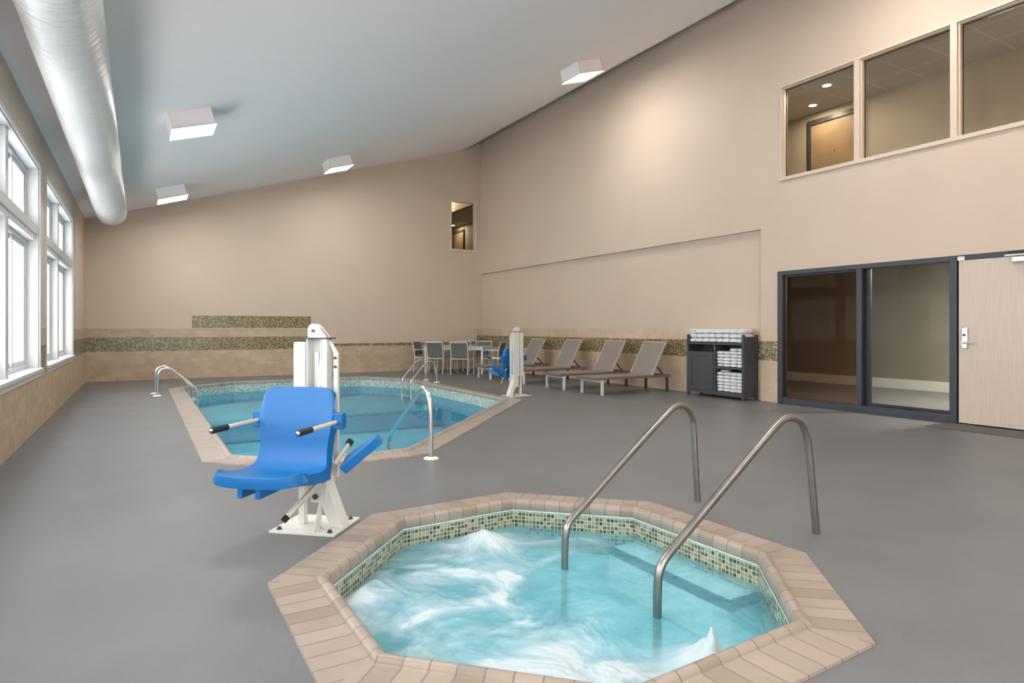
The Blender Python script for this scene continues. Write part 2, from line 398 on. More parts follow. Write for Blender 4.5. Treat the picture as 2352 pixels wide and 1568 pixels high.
band(7, 'x', YB, -1, XL, 4.03, 1.03, 1.25, M['trav_x'], lab='beige stone tile course above the back mosaic')
band(8, 'x', YB, -1, 1.121, 4.03, 1.265, 1.575, M['mos_x'], .013, 'short extra mosaic strip raised above the tile')
band(9, 'x', YB, -1, 4.03, 9.12, 0, .755, M['trav_x'], lab='beige stone tile behind the dining table')
band(10, 'x', YB, -1, 4.03, 9.12, .755, .83, M['mos_x'], .013, 'thin mosaic line behind the dining table')
band(11, 'x', YB, -1, 9.12, XRL, 0, .70, M['trav_x']); band(12, 'x', YB, -1, 9.12, XRL, .70, 1.03, M['mos_x'], .013); band(13, 'x', YB, -1, 9.12, XRL, 1.03, 1.25, M['trav_x'])
band(14, 'y', XRL, -1, 7.30, YB - .012, 0, .70, M['trav_r'], lab='beige stone tile behind the loungers')
band(15, 'y', XRL, -1, 7.30, YB - .012, .70, 1.03, M['mos_y'], .013, 'mosaic band behind the loungers')
band(16, 'y', XRL, -1, 7.30, YB - .012, 1.03, 1.25, M['trav_r'], lab='beige stone tile course above the lounger mosaic')
band(17, 'y', XR, -1, 6.96, 7.30, 0, .70, M['trav_r']); band(18, 'y', XR, -1, 6.96, 7.30, .70, 1.03, M['mos_y'], .013); band(19, 'y', XR, -1, 6.96, 7.30, 1.03, 1.25, M['trav_r'])
cap = MB().box(XL, XL + .016, 5.426, 5.994, 1.25, 1.262).box(XL, XL + .016, 10.026, 10.584, 1.25, 1.262).box(XL, XL + .016, 14.596, YB, 1.25, 1.262).box(XL, 4.03, YB - .016, YB, 1.25, 1.262)
struct(cap.build('trim_20', M['trim_paint'], smooth=0), 'slim cap line over the tile')

# ------------------------------------------------------------------ left windows
def left_window(i, y0, y1, z0, z1):
    root = empty('window_%d' % i, (XL, (y0 + y1) / 2, z0)); root['kind'] = 'structure'
    yc = (y0 + y1) / 2
    def P(name, mb, mat=M['white_paint'], bev=.004, par=root):
        o = mb.build(name, mat, None, bev); o.parent = par; o.matrix_parent_inverse = Matrix.Translation(root.location).inverted(); return o
    xo, xi = XL - .17, XL           # window plane / wall face
    # casing on wall face
    c = MB().box(XL - .002, XL + .02, y0 - .055, y0 + .0, z0 - .02, z1 + .055).box(XL - .002, XL + .02, y1, y1 + .055, z0 - .02, z1 + .055).box(XL - .002, XL + .02, y0, y1, z1, z1 + .055)
    P('casing', c)
    j = MB().box(xo - .05, XL, y0, y0 + .018, z0, z1).box(xo - .05, XL, y1 - .018, y1, z0, z1).box(xo - .05, XL, y0 + .018, y1 - .018, z1 - .018, z1)
    P('jamb_lining', j)
    P('window_sill', MB().box(xo - .05, XL + .05, y0 - .06, y1 + .06, z0 - .03, z0 + .012).box(XL, XL + .028, y0 - .045, y1 + .045, z0 - .095, z0 - .03), bev=.006)
    P('mullion', MB().box(xo - .03, XL - .035, yc - .075, yc + .075, z0 + .012, z1 - .018))
    P('transom', MB().box(xo - .03, XL - .03, y0 + .018, yc - .075, 2.36, 2.55).box(xo - .03, XL - .03, yc + .075, y1 - .018, 2.36, 2.55).box(xo + .01, XL - .015, y0 + .018, y1 - .018, 2.43, 2.55))
    for a, b in ((y0 + .018, yc - .075), (yc + .075, y1 - .018)):
        for lo, hi in ((z0 + .012, 2.36), (2.55, z1 - .018)):
            fr = MB()
            # fixed frame
            for (p, q, r, s) in ((a, a + .05, lo, hi), (b - .05, b, lo, hi), (a + .05, b - .05, lo, lo + .05), (a + .05, b - .05, hi - .05, hi)):
                fr.box(xo - .03, xo + .05, p, q, r, s)
            P('window_frame', fr)
            m_ = (a + b) / 2
            for (s0, s1, dx) in ((a + .05, m_ + .03, 0), (m_ - .03, b - .05, .028)):
                sh = MB(); x0, x1 = xo - .02 + dx, xo + .008 + dx
                for (p, q, r, s) in ((s0, s0 + .055, lo + .05, hi - .05), (s1 - .055, s1, lo + .05, hi - .05), (s0 + .055, s1 - .055, lo + .05, lo + .105), (s0 + .055, s1 - .055, hi - .105, hi - .05)):
                    sh.box(x0, x1, p, q, r, s)
                sa = P('sash', sh, bev=.003)
                P('pane', MB().box(x0 + .01, x0 + .014, s0 + .055, s1 - .055, lo + .105, hi - .105), M['glass'], 0, root)
    return root
for i, w in enumerate(WIN): left_window(i + 1, *w)
for i, (a, b, lo, hi) in enumerate(ADDED_FW):
    r = empty('window_%d' % (8 + i), ((a + b) / 2, YF, lo)); r['kind'] = 'structure'  # window put in only for its daylight
    f = MB().box(a, a + .07, YF - .12, YF - .02, lo, hi).box(b - .07, b, YF - .12, YF - .02, lo, hi).box(a + .07, b - .07, YF - .12, YF - .02, lo, lo + .07).box(a + .07, b - .07, YF - .12, YF - .02, hi - .07, hi).box((a + b) / 2 - .04, (a + b) / 2 + .04, YF - .12, YF - .02, lo + .07, hi - .07)
    o = f.build('window_frame', M['white_paint']); o.parent = r; o.matrix_parent_inverse = Matrix.Translation(r.location).inverted()
    o = MB().box(a + .07, b - .07, YF - .075, YF - .069, lo + .07, hi - .07).build('pane', M['glass']); o.parent = r; o.matrix_parent_inverse = Matrix.Translation(r.location).inverted()

# ------------------------------------------------------------------ hallway windows, upper right
def parented(root):
    inv = Matrix.Translation(root.location).inverted() if root.rotation_euler.z == 0 else None
    def P(name, mb, mat, bev=.0, par=None, **kw):
        o = mb.build(name, mat, None, bev, **kw); o.parent = par or root
        o.matrix_parent_inverse = inv if par is None else par.matrix_basis.inverted() if False else inv
        return o
    return P
hw = empty('window_5', (XR, 5.0, 3.76)); hw['kind'] = 'structure'; hw['label'] = 'three-pane hallway window high on the right wall'
P = parented(hw)
y0, y1, z0, z1 = 3.05, 6.886, 3.76, 5.26
muls = [(5.555, 5.64), (4.245, 4.325)]
P('window_frame', MB().box(XR - .022, XR + .10, y1 - .005, y1 + .03, z0 - .06, z1 + .035).box(XR - .022, XR + .10, y0 - .03, y0 + .005, z0 - .06, z1 + .035)
  .box(XR - .022, XR + .10, y0, y1, z1 - .005, z1 + .035), M['trim_paint'], .005)
P('window_sill', MB().box(XR - .035, XR + .14, y0 - .03, y1 + .03, z0 - .055, z0 + .004), M['trim_paint'], .006)
for a, b in muls: P('mullion', MB().box(XR - .018, XR + .10, a, b, z0, z1), M['trim_paint'], .004)
for a, b in ((5.64, y1), (4.325, 5.555), (y0, 4.245)):
    st = MB()
    for (p, q, r, s) in ((a, a + .022, z0, z1), (b - .022, b, z0, z1), (a + .022, b - .022, z1 - .022, z1)): st.box(XR + .02, XR + .085, p, q, r, s)
    P('glazing_stop', st, M['trim_paint'], .003)
    P('gasket', MB().box(XR + .085, XR + .097, a, a + .03, z0, z1).box(XR + .085, XR + .097, b - .03, b, z0, z1).box(XR + .085, XR + .097, a, b, z1 - .03, z1), M['dark_metal'])
    P('pane', MB().box(XR + .06, XR + .066, a + .02, b - .02, z0, z1 - .02), M['hall_glass'])
# back wall window
bw = empty('window_6', (8.68, YB, 3.70)); bw['kind'] = 'structure'; bw['label'] = 'small window high in the back wall corner'
P = parented(bw)
P('window_frame', MB().box(9.035, 9.13, YB - .02, YB + .10, 3.65, 5.17).box(8.215, 8.262, YB - .012, YB + .1, 3.65, 5.17).box(8.215, 9.13, YB - .012, YB + .1, 5.165, 5.20), M['trim_paint'], .004)
P('window_sill', MB().box(8.2, 9.15, YB - .03, YB + .1, 3.62, 3.70), M['trim_paint'], .004)
P('pane', MB().box(8.26, 9.04, YB + .05, YB + .056, 3.70, 5.165), M['hall_glass'])

# ------------------------------------------------------------------ hallway behind the upper windows
XH = 10.96
struct(MB().box(XH, XH + .12, -1, 26, 2.9, 6.0).build('wall_hallway', M['hall_wall'], smooth=0), 'tan hallway wall behind the upper windows')
struct(MB().box(7.4, XH, YB + .15, 26, 2.9, 3.0).box(XR + .15, XH, -1, YB + .15, 2.9, 3.0).build('floor_hallway', M['hall_floor'], smooth=0))
struct(MB().box(XR + .15, XH, -1.12, -1, 2.9, 5.5).box(7.4, XH, 26, 26.12, 2.9, 6.1).box(7.28, 7.4, YB + .15, 26.12, 2.9, 6.1).build('wall_hallway_end', M['hall_wall'], smooth=0))
m, nt, b = new_mat('acoustic_ceiling_tile'); setin(b, Roughness=.9)
tc = N(nt, 'ShaderNodeTexCoord'); br = N(nt, 'ShaderNodeTexBrick'); L(nt, tc.outputs['Object'], br.inputs[0]); br.offset = 0
br.inputs['Scale'].default_value = 1; br.inputs['Brick Width'].default_value = .61; br.inputs['Row Height'].default_value = .61
br.inputs['Mortar Size'].default_value = .011; br.inputs['Mortar Smooth'].default_value = 0
for k, c in (('Color1', (.74, .73, .70, 1)), ('Color2', (.72, .71, .68, 1)), ('Mortar', (.90, .89, .85, 1))): br.inputs[k].default_value = c
L(nt, br.outputs[0], b.inputs['Base Color']); M['tile_ceiling'] = m
struct(MB().box(XR + .15, XH, -1, 26, 5.3, 5.4).build('ceiling_hallway', M['tile_ceiling'], smooth=0), 'tiled hallway ceiling behind the upper windows')
struct(MB().box(7.4, 9.46, YB + .15, 26, 6.0, 6.1).box(9.38, 9.46, YB + .15, 26, 5.3, 6.0).build('ceiling_hallway_raised', M['trim_paint'], smooth=0))
def hall_door(i, y0, y1, top):
    r = empty('door_%d' % i, (XH, (y0 + y1) / 2, 3.0)); r['kind'] = 'structure'; P = parented(r)
    P('door_frame', MB().box(XH - .05, XH, y0, y0 + .07, 3, top).box(XH - .05, XH, y1 - .07, y1, 3, top).box(XH - .05, XH, y0 + .07, y1 - .07, top - .09, top), M['door_trim'], .004)
    P('door_leaf', MB().box(XH - .025, XH, y0 + .07, y1 - .07, 3.01, top - .09), M['door_wood'])
    P('peephole', MB().lathe([(.012, 0), (.012, .008)], (XH - .033, (y0 + y1) / 2, 4.5), 12, Matrix.Rotation(math.pi / 2, 3, 'Y')), M['dark_metal'])
hall_door(2, 6.50, 7.58, 5.16); hall_door(3, 22.4, 23.4, 5.14)
for (x, y, lab) in ((9.862, 6.486, 'round warm downlight in the hallway ceiling nearest the window glass'), (10.528, 7.195, 'round warm downlight near the hallway door'), (10.59, 22.7, 'small warm downlight seen through the back wall window')):
    r = empty('downlight', (x, y, 5.3)); tag(r, lab, 'downlight', 'recessed hallway downlights'); P = parented(r)
    P('trim_ring', MB().lathe([(.095, 5.3), (.095, 5.292), (.065, 5.288), (.062, 5.3)], (x, y, 0), 24), M['white_metal'])
    P('lens', MB().lathe([(.062, 5.2935), (.062, 5.2925)], (x, y, 0), 24), M['down_glow'])
for (x, y) in ((10.2, 1.9), (10.2, 0.0), (8.9, 20.5)):  # lamps out of view, put in to brighten the hallway
    r = empty('downlight', (x, y, 5.3 if x > 9 else 6.0)); tag(r, 'unseen downlight added to brighten the hallway', 'downlight', 'unseen downlights added to brighten the hallway'); P = parented(r)
    z = 5.3 if x > 9 else 6.0
    P('lens', MB().lathe([(.1, z - .006), (.1, z - .007)], (x, y, 0), 24), M['down_glow'])

# ------------------------------------------------------------------ vestibule behind glass partition
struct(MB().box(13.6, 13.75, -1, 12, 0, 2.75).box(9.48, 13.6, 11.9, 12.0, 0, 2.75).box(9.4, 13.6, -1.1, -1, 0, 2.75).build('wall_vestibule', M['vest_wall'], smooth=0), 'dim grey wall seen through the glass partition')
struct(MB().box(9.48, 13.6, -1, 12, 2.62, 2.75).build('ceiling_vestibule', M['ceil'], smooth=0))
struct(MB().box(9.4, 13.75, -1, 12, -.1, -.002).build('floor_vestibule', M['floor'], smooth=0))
struct(MB().box(13.575, 13.6, -1, 12, 0, .2).build('baseboard_vestibule', M['vest_base'], smooth=0), 'white baseboard seen through the partition glass')
r = empty('ceiling_light', (11.8, 4.2, 2.62)); tag(r, 'unseen flat ceiling light added to brighten the room behind the partition', 'ceiling light'); P = parented(r)
P('diffuser', MB().box(11.2, 12.4, 3.9, 4.5, 2.6, 2.612), M['vest_glow']); P('housing', MB().box(11.17, 12.43, 3.87, 4.53, 2.612, 2.62), M['white_metal'])  # added lamp that lifts the view through the partition glass

pr = empty('window_7', (XR, 5.6, 0)); pr['kind'] = 'structure'; pr['label'] = 'dark framed glass partition with two full-height panes'
P = parented(pr)
P('window_frame', MB().box(XR - .02, XR + .12, 6.87, 6.96, 0, 2.205).box(XR - .02, XR + .12, 4.245, 4.335, 0, 2.205).box(XR - .02, XR + .12, 4.335, 6.87, 2.135, 2.205)
  .box(XR - .02, XR + .12, 4.335, 6.87, 0, .105), M['frame_grey'], .004)
P('mullion', MB().box(XR - .02, XR + .12, 5.515, 5.60, .105, 2.135), M['frame_grey'], .004)
P('pane', MB().box(XR + .05, XR + .056, 5.60, 6.87, .105, 2.135), M['brown_glass'])
P('pane', MB().box(XR + .05, XR + .056, 4.335, 5.515, .105, 2.135), M['door_glass'])
P('glazing_stop', MB().box(XR + .03, XR + .05, 6.84, 6.87, .105, 2.135).box(XR + .03, XR + .05, 5.60, 6.84, 2.105, 2.135), M['black'])
P('sliding_stile', MB().box(XR + .06, XR + .1, 5.43, 5.515, .105, 2.135).box(XR + .06, XR + .1, 4.335, 5.43, .105, .15), M['frame_grey'], .003)

dr = empty('door_1', (XR, 3.76, 0)); dr['kind'] = 'structure'; dr['label'] = 'plain beige door with lever handle in a dark frame'
P = parented(dr)
P('door_frame', MB().box(XR - .02, XR + .12, 3.25, 3.31, 0, 2.205).box(XR - .02, XR + .12, 3.31, 4.245, 2.14, 2.205).box(XR + .03, XR + .12, 4.225, 4.245, 0, 2.14), M['frame_grey'], .004)
P('door_leaf', MB().box(XR - .012, XR + .032, 3.315, 4.225, .02, 2.135), M['door_leaf'], .002)
hp_ = P('lock_plate', MB().box(XR - .03, XR - .010, 4.115, 4.19, .985, 1.265), M['chrome'], .012)
P('lever_handle', MB().tube([(XR - .03, 4.16, 1.065), (XR - .075, 4.16, 1.065)], .014).tube(smooth_path([(XR - .075, 4.165, 1.065), (XR - .08, 4.13, 1.064), (XR - .078, 4.03, 1.060)], 5), .011).lathe([(.03, -.0), (.03, .012)], (XR - .042, 4.16, 1.065), 20, Matrix.Rotation(math.pi / 2, 3, 'Y')), M['chrome'])
P('key_cylinder', MB().lathe([(.016, 0), (.016, .012)], (XR - .043, 4.155, 1.165), 16, Matrix.Rotation(math.pi / 2, 3, 'Y')), M['dark_metal'])
P('strike_bracket', MB().box(XR - .035, XR - .012, 4.15, 4.23, 2.13, 2.185), M['white_metal'], .003)
P('door_closer', MB().box(XR - .075, XR - .012, 3.32, 3.62, 2.06, 2.125).tube([(XR - .10, 3.36, 2.14), (XR - .16, 3.66, 2.135)], .012), M['chrome'], .006)
P('closer_arm', MB().box(XR - .05, XR - .02, 3.32, 3.66, 2.145, 2.20), M['black'], .004)
tag(MB().box(8.66, 9.22, 3.1, 4.36, .0005, .010).build('floor_mat', M['mat'], bevel=.004), 'thin dark ribbed mat lying before the beige door', 'mat')

# ------------------------------------------------------------------ ceiling lights
TC = Matrix.Rotation(-math.atan(CS), 3, 'Y')       # tilts local x up the slope
def panel_light(x, y, label, group, seen=True):
    r = empty('ceiling_light', (x, y, ceil_z(x))); r.rotation_euler = (0, -math.atan(CS), 0)
    tag(r, label, 'ceiling light', group)
    MB().box(-.285, .285, -.285, .285, -.222, 0).build('housing', M['ceil'], r, .003)
    MB().box(-.305, .305, -.31, .31, -.243, -.228).build('panel_rim', M['white_metal'], r)
    MB().box(-.298, .298, -.303, .303, -.2445, -.2432).build('diffuser', M['panel_glow'], r)
    MB().box(-.27, .27, -.27, .27, -.229, -.221).build('shadow_gap', M['dark_metal'], r)
    return r
g = 'square boxed lights on the sloped ceiling'
# panel centre in world = location + rotated (0,0,-.243)
dx_, dz_ = .243 * math.sin(math.atan(CS)), .243 * math.cos(math.atan(CS))
for (x, y, lab) in ((.66, 10.26, 'square boxed ceiling light nearest the white duct, large in the upper left'), (.615, 15.78, 'small square boxed ceiling light at the far end beside the duct tip'),
                    (4.23, 15.7, 'square boxed ceiling light above the middle of the back wall'), (7.50, 10.07, 'square boxed ceiling light beside the ceiling edge near the right wall')):
    panel_light(x - dx_, y, lab, g)
for (x, y) in ((.64, 4.6), (7.5, 4.5), (.64, -1.2), (7.5, -1.2), (4.1, -1.2), (4.1, 3.0)):  # unseen panels added for brightness; the outer pair ahead continues the visible rows
    panel_light(x - dx_, y, 'unseen square boxed ceiling light added to brighten the room', 'unseen square boxed lights added to brighten the room')

# ------------------------------------------------------------------ duct
r = empty('ventilation_duct', (-.51, 5.0, 3.63)); tag(r, 'long round white fabric air duct hung beside the windows', 'duct'); P = parented(r)
R0 = .275
mb = MB(); ys = [YF + .05 + (15.3 - YF - .05) * i / 60 for i in range(61)]
seg = 48; vs = []; fs = []
for i, y in enumerate(ys):
    vs += [(-.51 + R0 * math.cos(2 * math.pi * k / seg), y, 3.63 + R0 * math.sin(2 * math.pi * k / seg)) for k in range(seg)]
n_ = len(ys)
for i in range(n_ - 1): fs += [(i * seg + k, (i + 1) * seg + k, (i + 1) * seg + (k + 1) % seg, i * seg + (k + 1) % seg) for k in range(seg)]
fs += [tuple(range(seg)), tuple((n_ - 1) * seg + k for k in range(seg - 1, -1, -1))]
P('fabric_sleeve', mb.add(vs, fs), M['duct'])
for y in (15.29, 13.2):
    ring = []; 
    P('seam_ring', MB().tube([(-.51 + (R0 + .001) * math.cos(a), y, 3.63 + (R0 + .001) * math.sin(a)) for a in [2 * math.pi * k / 48 for k in range(49)]], .005, 6), M['duct'])
P('hanger_rail', MB().box(-.53, -.49, YF + .1, 15.2, 3.905, ceil_z(-.53)), M['white_metal'])

# ------------------------------------------------------------------ basins and coping
def ring_strip(poly, prof, name, mat, parent, uvv=True):
    """sweep profile (distance inward, z) around polygon with mitred corners; UV u runs along each side"""
    rings = [inset(poly, d) for d, z in prof]; mb = MB(); me_uv = {}; li = 0
    n = len(poly)
    for i in range(n):
        a, b = Vector(poly[i]), Vector(poly[(i + 1) % n]); e = (b - a).normalized(); nn = Vector((-e.y, e.x)); acc = 0; off = random.random() * .03
        pv = None; vpos = [0]
        for k in range(1, len(prof)): vpos.append(vpos[-1] + math.dist(prof[k], prof[k - 1]))
        base = len(mb.v)
        for k, (d, z) in enumerate(prof):
            for q in (rings[k][i], rings[k][(i + 1) % n]): mb.v.append((q[0], q[1], z))
        for k in range(len(prof) - 1):
            f = (base + 2 * k, base + 2 * k + 1, base + 2 * k + 3, base + 2 * k + 2); mb.f.append(f)
            for idx, vk in zip(f, (k, k, k + 1, k + 1)):
                q = Vector(mb.v[idx][:2]); mb.uv[li] = ((q - a).dot(e) + off, vpos[vk] if prof[0][0] != prof[-1][0] else mb.v[idx][2]); li += 1
    return mb.build(name, mat, parent, smooth=50)
def bull(lip, w, z0=.012):
    pr_ = [(-.004, -.01), (0, z0), (w - .075, z0), (w - .062, z0 + .004)]
    c = (w - .032, z0 - .006)
    for t in range(9):
        a = math.pi * (1 - t / 8.0) * .98 + .02
        pr_.append((c[0] + .031 * math.cos(a), c[1] + .030 * math.sin(a) * 1.0 + .002))
    pr_ += [(w, z0 - .028), (w - .006, lip)]
    return pr_
def basin(name, poly, zb, mat, parent, top=-.3):
    inn = poly; mb = MB(); n = len(inn)
    mb.add([(*q, zb) for q in inn], [tuple(range(n))])
    for i in range(n):
        a, b = inn[i], inn[(i + 1) % n]
        mb.add([(*a, top), (*b, top), (*b, zb), (*a, zb)], [(0, 1, 2, 3)])
    return mb.build(name, mat, parent, smooth=0)

# ---- hot tub
tub = empty('hot_tub', (0, 0, 0)); tag(tub, 'octagonal sunken whirlpool tub with foaming turquoise water', 'hot tub')
TW = .27
ring_strip(TUB, bull(-.035, TW), 'coping', M['coping_tub'], tub)
t_in = inset(TUB, TW - .004); 
ring_strip(t_in, [(0, -.035), (0.0, -.052)], 'grout_lip', plaster('pale_grout', (.60, .74, .68)), tub)
ring_strip(t_in, [(0.001, -.045), (0.001, -.30)], 'waterline_tile', M['mos_tub'], tub)
basin('basin', inset(TUB, TW + .004), -.46, M['tub_plaster'], tub)
ZW = -.152
# seat bench and dark nosing on the right side
bx0, by0, by1 = 2.67, 2.30, 3.30
MB().box(bx0, 2.93, by0, by1, -.455, -.195).build('seat_bench', plaster('pale_bench_plaster', (.62, .92, .95)), tub, .004)
MB().box(bx0 - .006, bx0 + .026, by0 - .006, by1, -.235, -.189).box(bx0, 2.90, by0 - .006, by0 + .026, -.235, -.189).build('bench_nosing', M['nosing'], tub)
# turbulent water surface
inner = inset(TUB, TW)
def inside(x, y, poly, m=0):
    for i in range(len(poly)):
        a, b = poly[i], poly[(i + 1) % len(poly)]
        L_ = math.dist(a, b)
        if ((b[0] - a[0]) * (y - a[1]) - (b[1] - a[1]) * (x - a[0])) / L_ < -m: return False
    return True
def edge_d(x, y, poly): return min(((b[0] - a[0]) * (y - a[1]) - (b[1] - a[1]) * (x - a[0])) / math.dist(a, b) for a, b in zip(poly, poly[1:] + poly[:1]))
NG = 300; x0, x1, y0_, y1_ = .6, 3.1, 1.5, 4.1
# mounds: x, y, height, sx, foam weight, foam radius
jets = [(1.93, 3.67, .072, .10, 1.1, .15), (1.85, 3.50, .02, .14, .6, .24), (1.03, 3.27, .05, .13, .8, .20), (1.12, 3.05, .03, .15, .5, .24), (2.07, 1.88, .13, .026, .7, .05), (2.05, 1.90, .05, .07, .8, .12),
        (1.36, 2.06, .05, .15, 1.2, .20), (1.64, 1.92, .045, .10, 1.0, .15), (1.1, 2.30, .02, .15, .5, .20)]
streaks = [((1.10, 2.86), (1.62, 3.02), .055, .75), ((1.50, 3.30), (1.78, 3.10), .05, .7), ((1.62, 3.02), (1.78, 3.12), .05, .5), ((1.0, 2.55), (1.5, 2.6), .06, .35), ((1.78, 3.12), (2.25, 3.25), .04, .45),
           ((1.60, 2.9), (1.6, 2.3), .07, .45), ((1.35, 3.55), (1.62, 3.28), .035, .6), ((1.72, 2.3), (1.95, 2.5), .06, .25), ((2.15, 3.5), (2.5, 3.35), .03, .35), ((1.62, 1.95), (2.0, 1.82), .07, .7)]
verts = {}; V = []; foam = []; F_ = []
def seg_d(x, y, a, b):
    dx, dy = b[0] - a[0], b[1] - a[1]; t = max(0, min(1, ((x - a[0]) * dx + (y - a[1]) * dy) / (dx * dx + dy * dy)))
    return math.hypot(x - a[0] - t * dx, y - a[1] - t * dy)
def h_f(x, y):
    ed = edge_d(x, y, inner); fade = max(0, min(1, ed / .08))
    w = Vector((x, y, 0)); wx = noise.noise(w * 2.2) * .22; wy = noise.noise(w * 2.2 + Vector((9, 4, 2))) * .22
    q = Vector((x + wx, y + wy, 0))
    turb = noise.fractal(q * 4.2, .9, 2.1, 5); fine = noise.fractal(q * 13, .8, 2, 4)
    h = 0; f = 0
    for jx, jy, hh, s, fw, fr in jets:
        d2 = (x - jx) ** 2 + (y - jy) ** 2
        h += hh * (math.exp(-math.sqrt(d2) / s) * (1 + 1.2 * fine) if s < .05 else math.exp(-d2 / (2 * s * s)) * (1 + .12 * fine)); f += fw * math.exp(-d2 / (2 * fr * fr)) * (.75 + .6 * turb)
    for a, b, wd, k in streaks:
        d = seg_d(q.x, q.y, a, b); f += k * math.exp(-d * d / (2 * wd * wd)) * (.8 + .6 * fine)
    left = max(0, min(1, (2.35 - x) / 1.0)) * .9 + .1
    f += max(0, turb * .9 - .02) * .50 * left + max(0, fine - .15) * .22 * left
    chop = .010 * turb * left + .003 * fine
    return ZW + (h + chop) * fade if fade < 1 else ZW + h + chop, max(0, min(1, f))
for i in range(NG + 1):
    for j in range(NG + 1):
        x = x0 + (x1 - x0) * i / NG; y = y0_ + (y1_ - y0_) * j / NG
        if inside(x, y, inner, .015):
            h, f = h_f(x, y); verts[(i, j)] = len(V); V.append((x, y, h)); foam.append(f)
for i in range(NG):
    for j in range(NG):
        k = [(i, j), (i + 1, j), (i + 1, j + 1), (i, j + 1)]
        if all(q in verts for q in k): F_.append(tuple(verts[q] for q in k))
mb = MB(); mb.add(V, F_); w = mb.build('water', M['tub_water'], tub, smooth=180)
at = w.data.attributes.new('foam', 'FLOAT', 'POINT')
for i, f in enumerate(foam): at.data[i].value = f
w['label'] = 'foaming turquoise water'

# ---- swimming pool
pool = empty('swimming_pool', (0, 0, 0)); tag(pool, 'blue swimming pool with angled corners and stone edge beyond the lift chair', 'swimming pool')
PW = .28
ring_strip(POOL, bull(-.03, PW), 'coping', M['coping_pool'], pool)
p_in = inset(POOL, PW - .004)
ring_strip(p_in, [(0.001, -.03), (0.001, -.34)], 'waterline_tile', M['mos_pool'], pool)
pin = inset(POOL, PW + .002)
basin('basin', pin, -.80, M['pool_plaster'], pool, -.2)
# raised shelf towards the far wall (the underwater step seen across the pool)
shelf = [p for p in inset(POOL, PW + .004)]
def clip(poly, ymin):
    out = []
    for i in range(len(poly)):
        a, b = poly[i], poly[(i + 1) % len(poly)]
        if a[1] >= ymin: out.append(a)
        if (a[1] - ymin) * (b[1] - ymin) < 0:
            t = (ymin - a[1]) / (b[1] - a[1]); out.append((a[0] + t * (b[0] - a[0]), ymin))
    return out
sh = clip(shelf, 12.3)
MB().prism([(*q, -.79) for q in sh], (0, 0, .34)).build('shallow_shelf', M['pool_plaster'], pool, smooth=0)
wv = inset(POOL, PW - .002)
mb = MB(); mb.add([(*q, -.205) for q in wv], [tuple(range(len(wv)))])
mb.build('water', M['pool_water'], pool, smooth=0)

# ------------------------------------------------------------------ handrails
def rail_pts(base, end_dir, pix):
    """points of the rail centreline lie in the vertical plane through base along end_dir"""
    n = Vector((-end_dir[1], end_dir[0], 0)); return [on_plane(px, py, base, n) for px, py in pix]
def plate(x, y, r=.06):
    return MB().lathe([(r, 0), (r, .006), (r * .8, .016), (r * .45, .024), (r * .45, 0.0)], (x, y, 0), 28)
def handrail(name, base, end, pix, rad, mat, label, cat='handrail', group=None, esc=None, zb=None):
    d = Vector(end) - Vector(base); pts = rail_pts(Vector((*base[:2], 0)), d, pix)
    pts[0].z = 0.0
    if zb is not None: pts.append(Vector((pts[-1].x, pts[-1].y, zb)))
    r = empty(name, (pts[0].x, pts[0].y, 0)); tag(r, label, cat, group)
    q = smooth_path(pts, 8)
    o = MB().tube([p - r.location for p in q], rad, 18).build('rail', mat, r, smooth=60)
    if esc: plate(0, 0, esc).build('base_plate', M['escutcheon'], r)
    return r
g = 'stainless handrails arching from the deck into the hot tub'
P1 = [(1602.6, 1151), (1598, 1070), (1594, 985), (1591, 962), (1584, 945), (1575, 935.5), (1563, 931), (1550, 934.5), (1536, 946), (1500, 984), (1430, 1061), (1340, 1163), (1316, 1189), (1304, 1207), (1299, 1232), (1297.5, 1260), (1297, 1312)]
P2 = [(1875, 1226), (1866, 1120), (1858, 1030), (1852, 997), (1843, 975), (1832, 963.5), (1817, 959.5), (1802, 962), (1785, 976), (1750, 1016), (1660, 1123), (1560, 1243), (1533, 1276), (1519, 1299), (1512, 1328), (1510, 1360), (1509.8, 1412)]
handrail('tub_handrail', (3.488, 3.299, 0), (2.138, 3.047, 0), P1, .0215, M['steel'], 'bent steel handrail into the hot tub, the one farther from the viewer', group=g, zb=-.45)
handrail('tub_handrail', (3.553, 2.411, 0), (2.172, 2.312, 0), P2, .0215, M['steel'], 'bent steel handrail into the hot tub, the nearer and larger one', group=g, zb=-.45)
P3 = [(990.4, 1051), (989.5, 990), (988, 935), (985.5, 912), (981, 898), (976, 891.5), (971.5, 890.5), (966, 895), (952, 913), (925, 954), (905, 985), (898.5, 996), (896, 1006), (895, 1033)]
handrail('pool_handrail', (2.411, 5.661, 0), (2.36, 6.7, 0), P3, .0235, M['steel_bright'], 'single curved steel handrail with round white base at the near pool edge', esc=.072, zb=-.79)
def ladder(rails, label, treads):
    r = empty('pool_ladder', (0, 0, 0)); tag(r, label, 'pool ladder')
    ends = []
    for base, end, pix in rails:
        d = Vector(end) - Vector(base); pts = rail_pts(Vector((*base[:2], 0)), d, pix); pts[0].z = 0
        pts.append(Vector((pts[-1].x, pts[-1].y, -.78 if end[1] < 13.9 or base[0] < 1 else -.44)))
        q = smooth_path(pts, 7); MB().tube(q, .02, 14).build('rail', M['steel_bright'], r, smooth=60)
        plate(pts[0].x, pts[0].y, .075).build('base_plate', M['escutcheon'], r); ends.append(pts[-1])
    for z in treads:
        a, b = ends; x = (a.x + b.x) / 2
        MB().box(min(a.x, b.x) - .04, max(a.x, b.x) + .04, min(a.y, b.y) + .02, max(a.y, b.y) - .02, z, z + .03).build('tread', M['cream_metal'], r, .006)
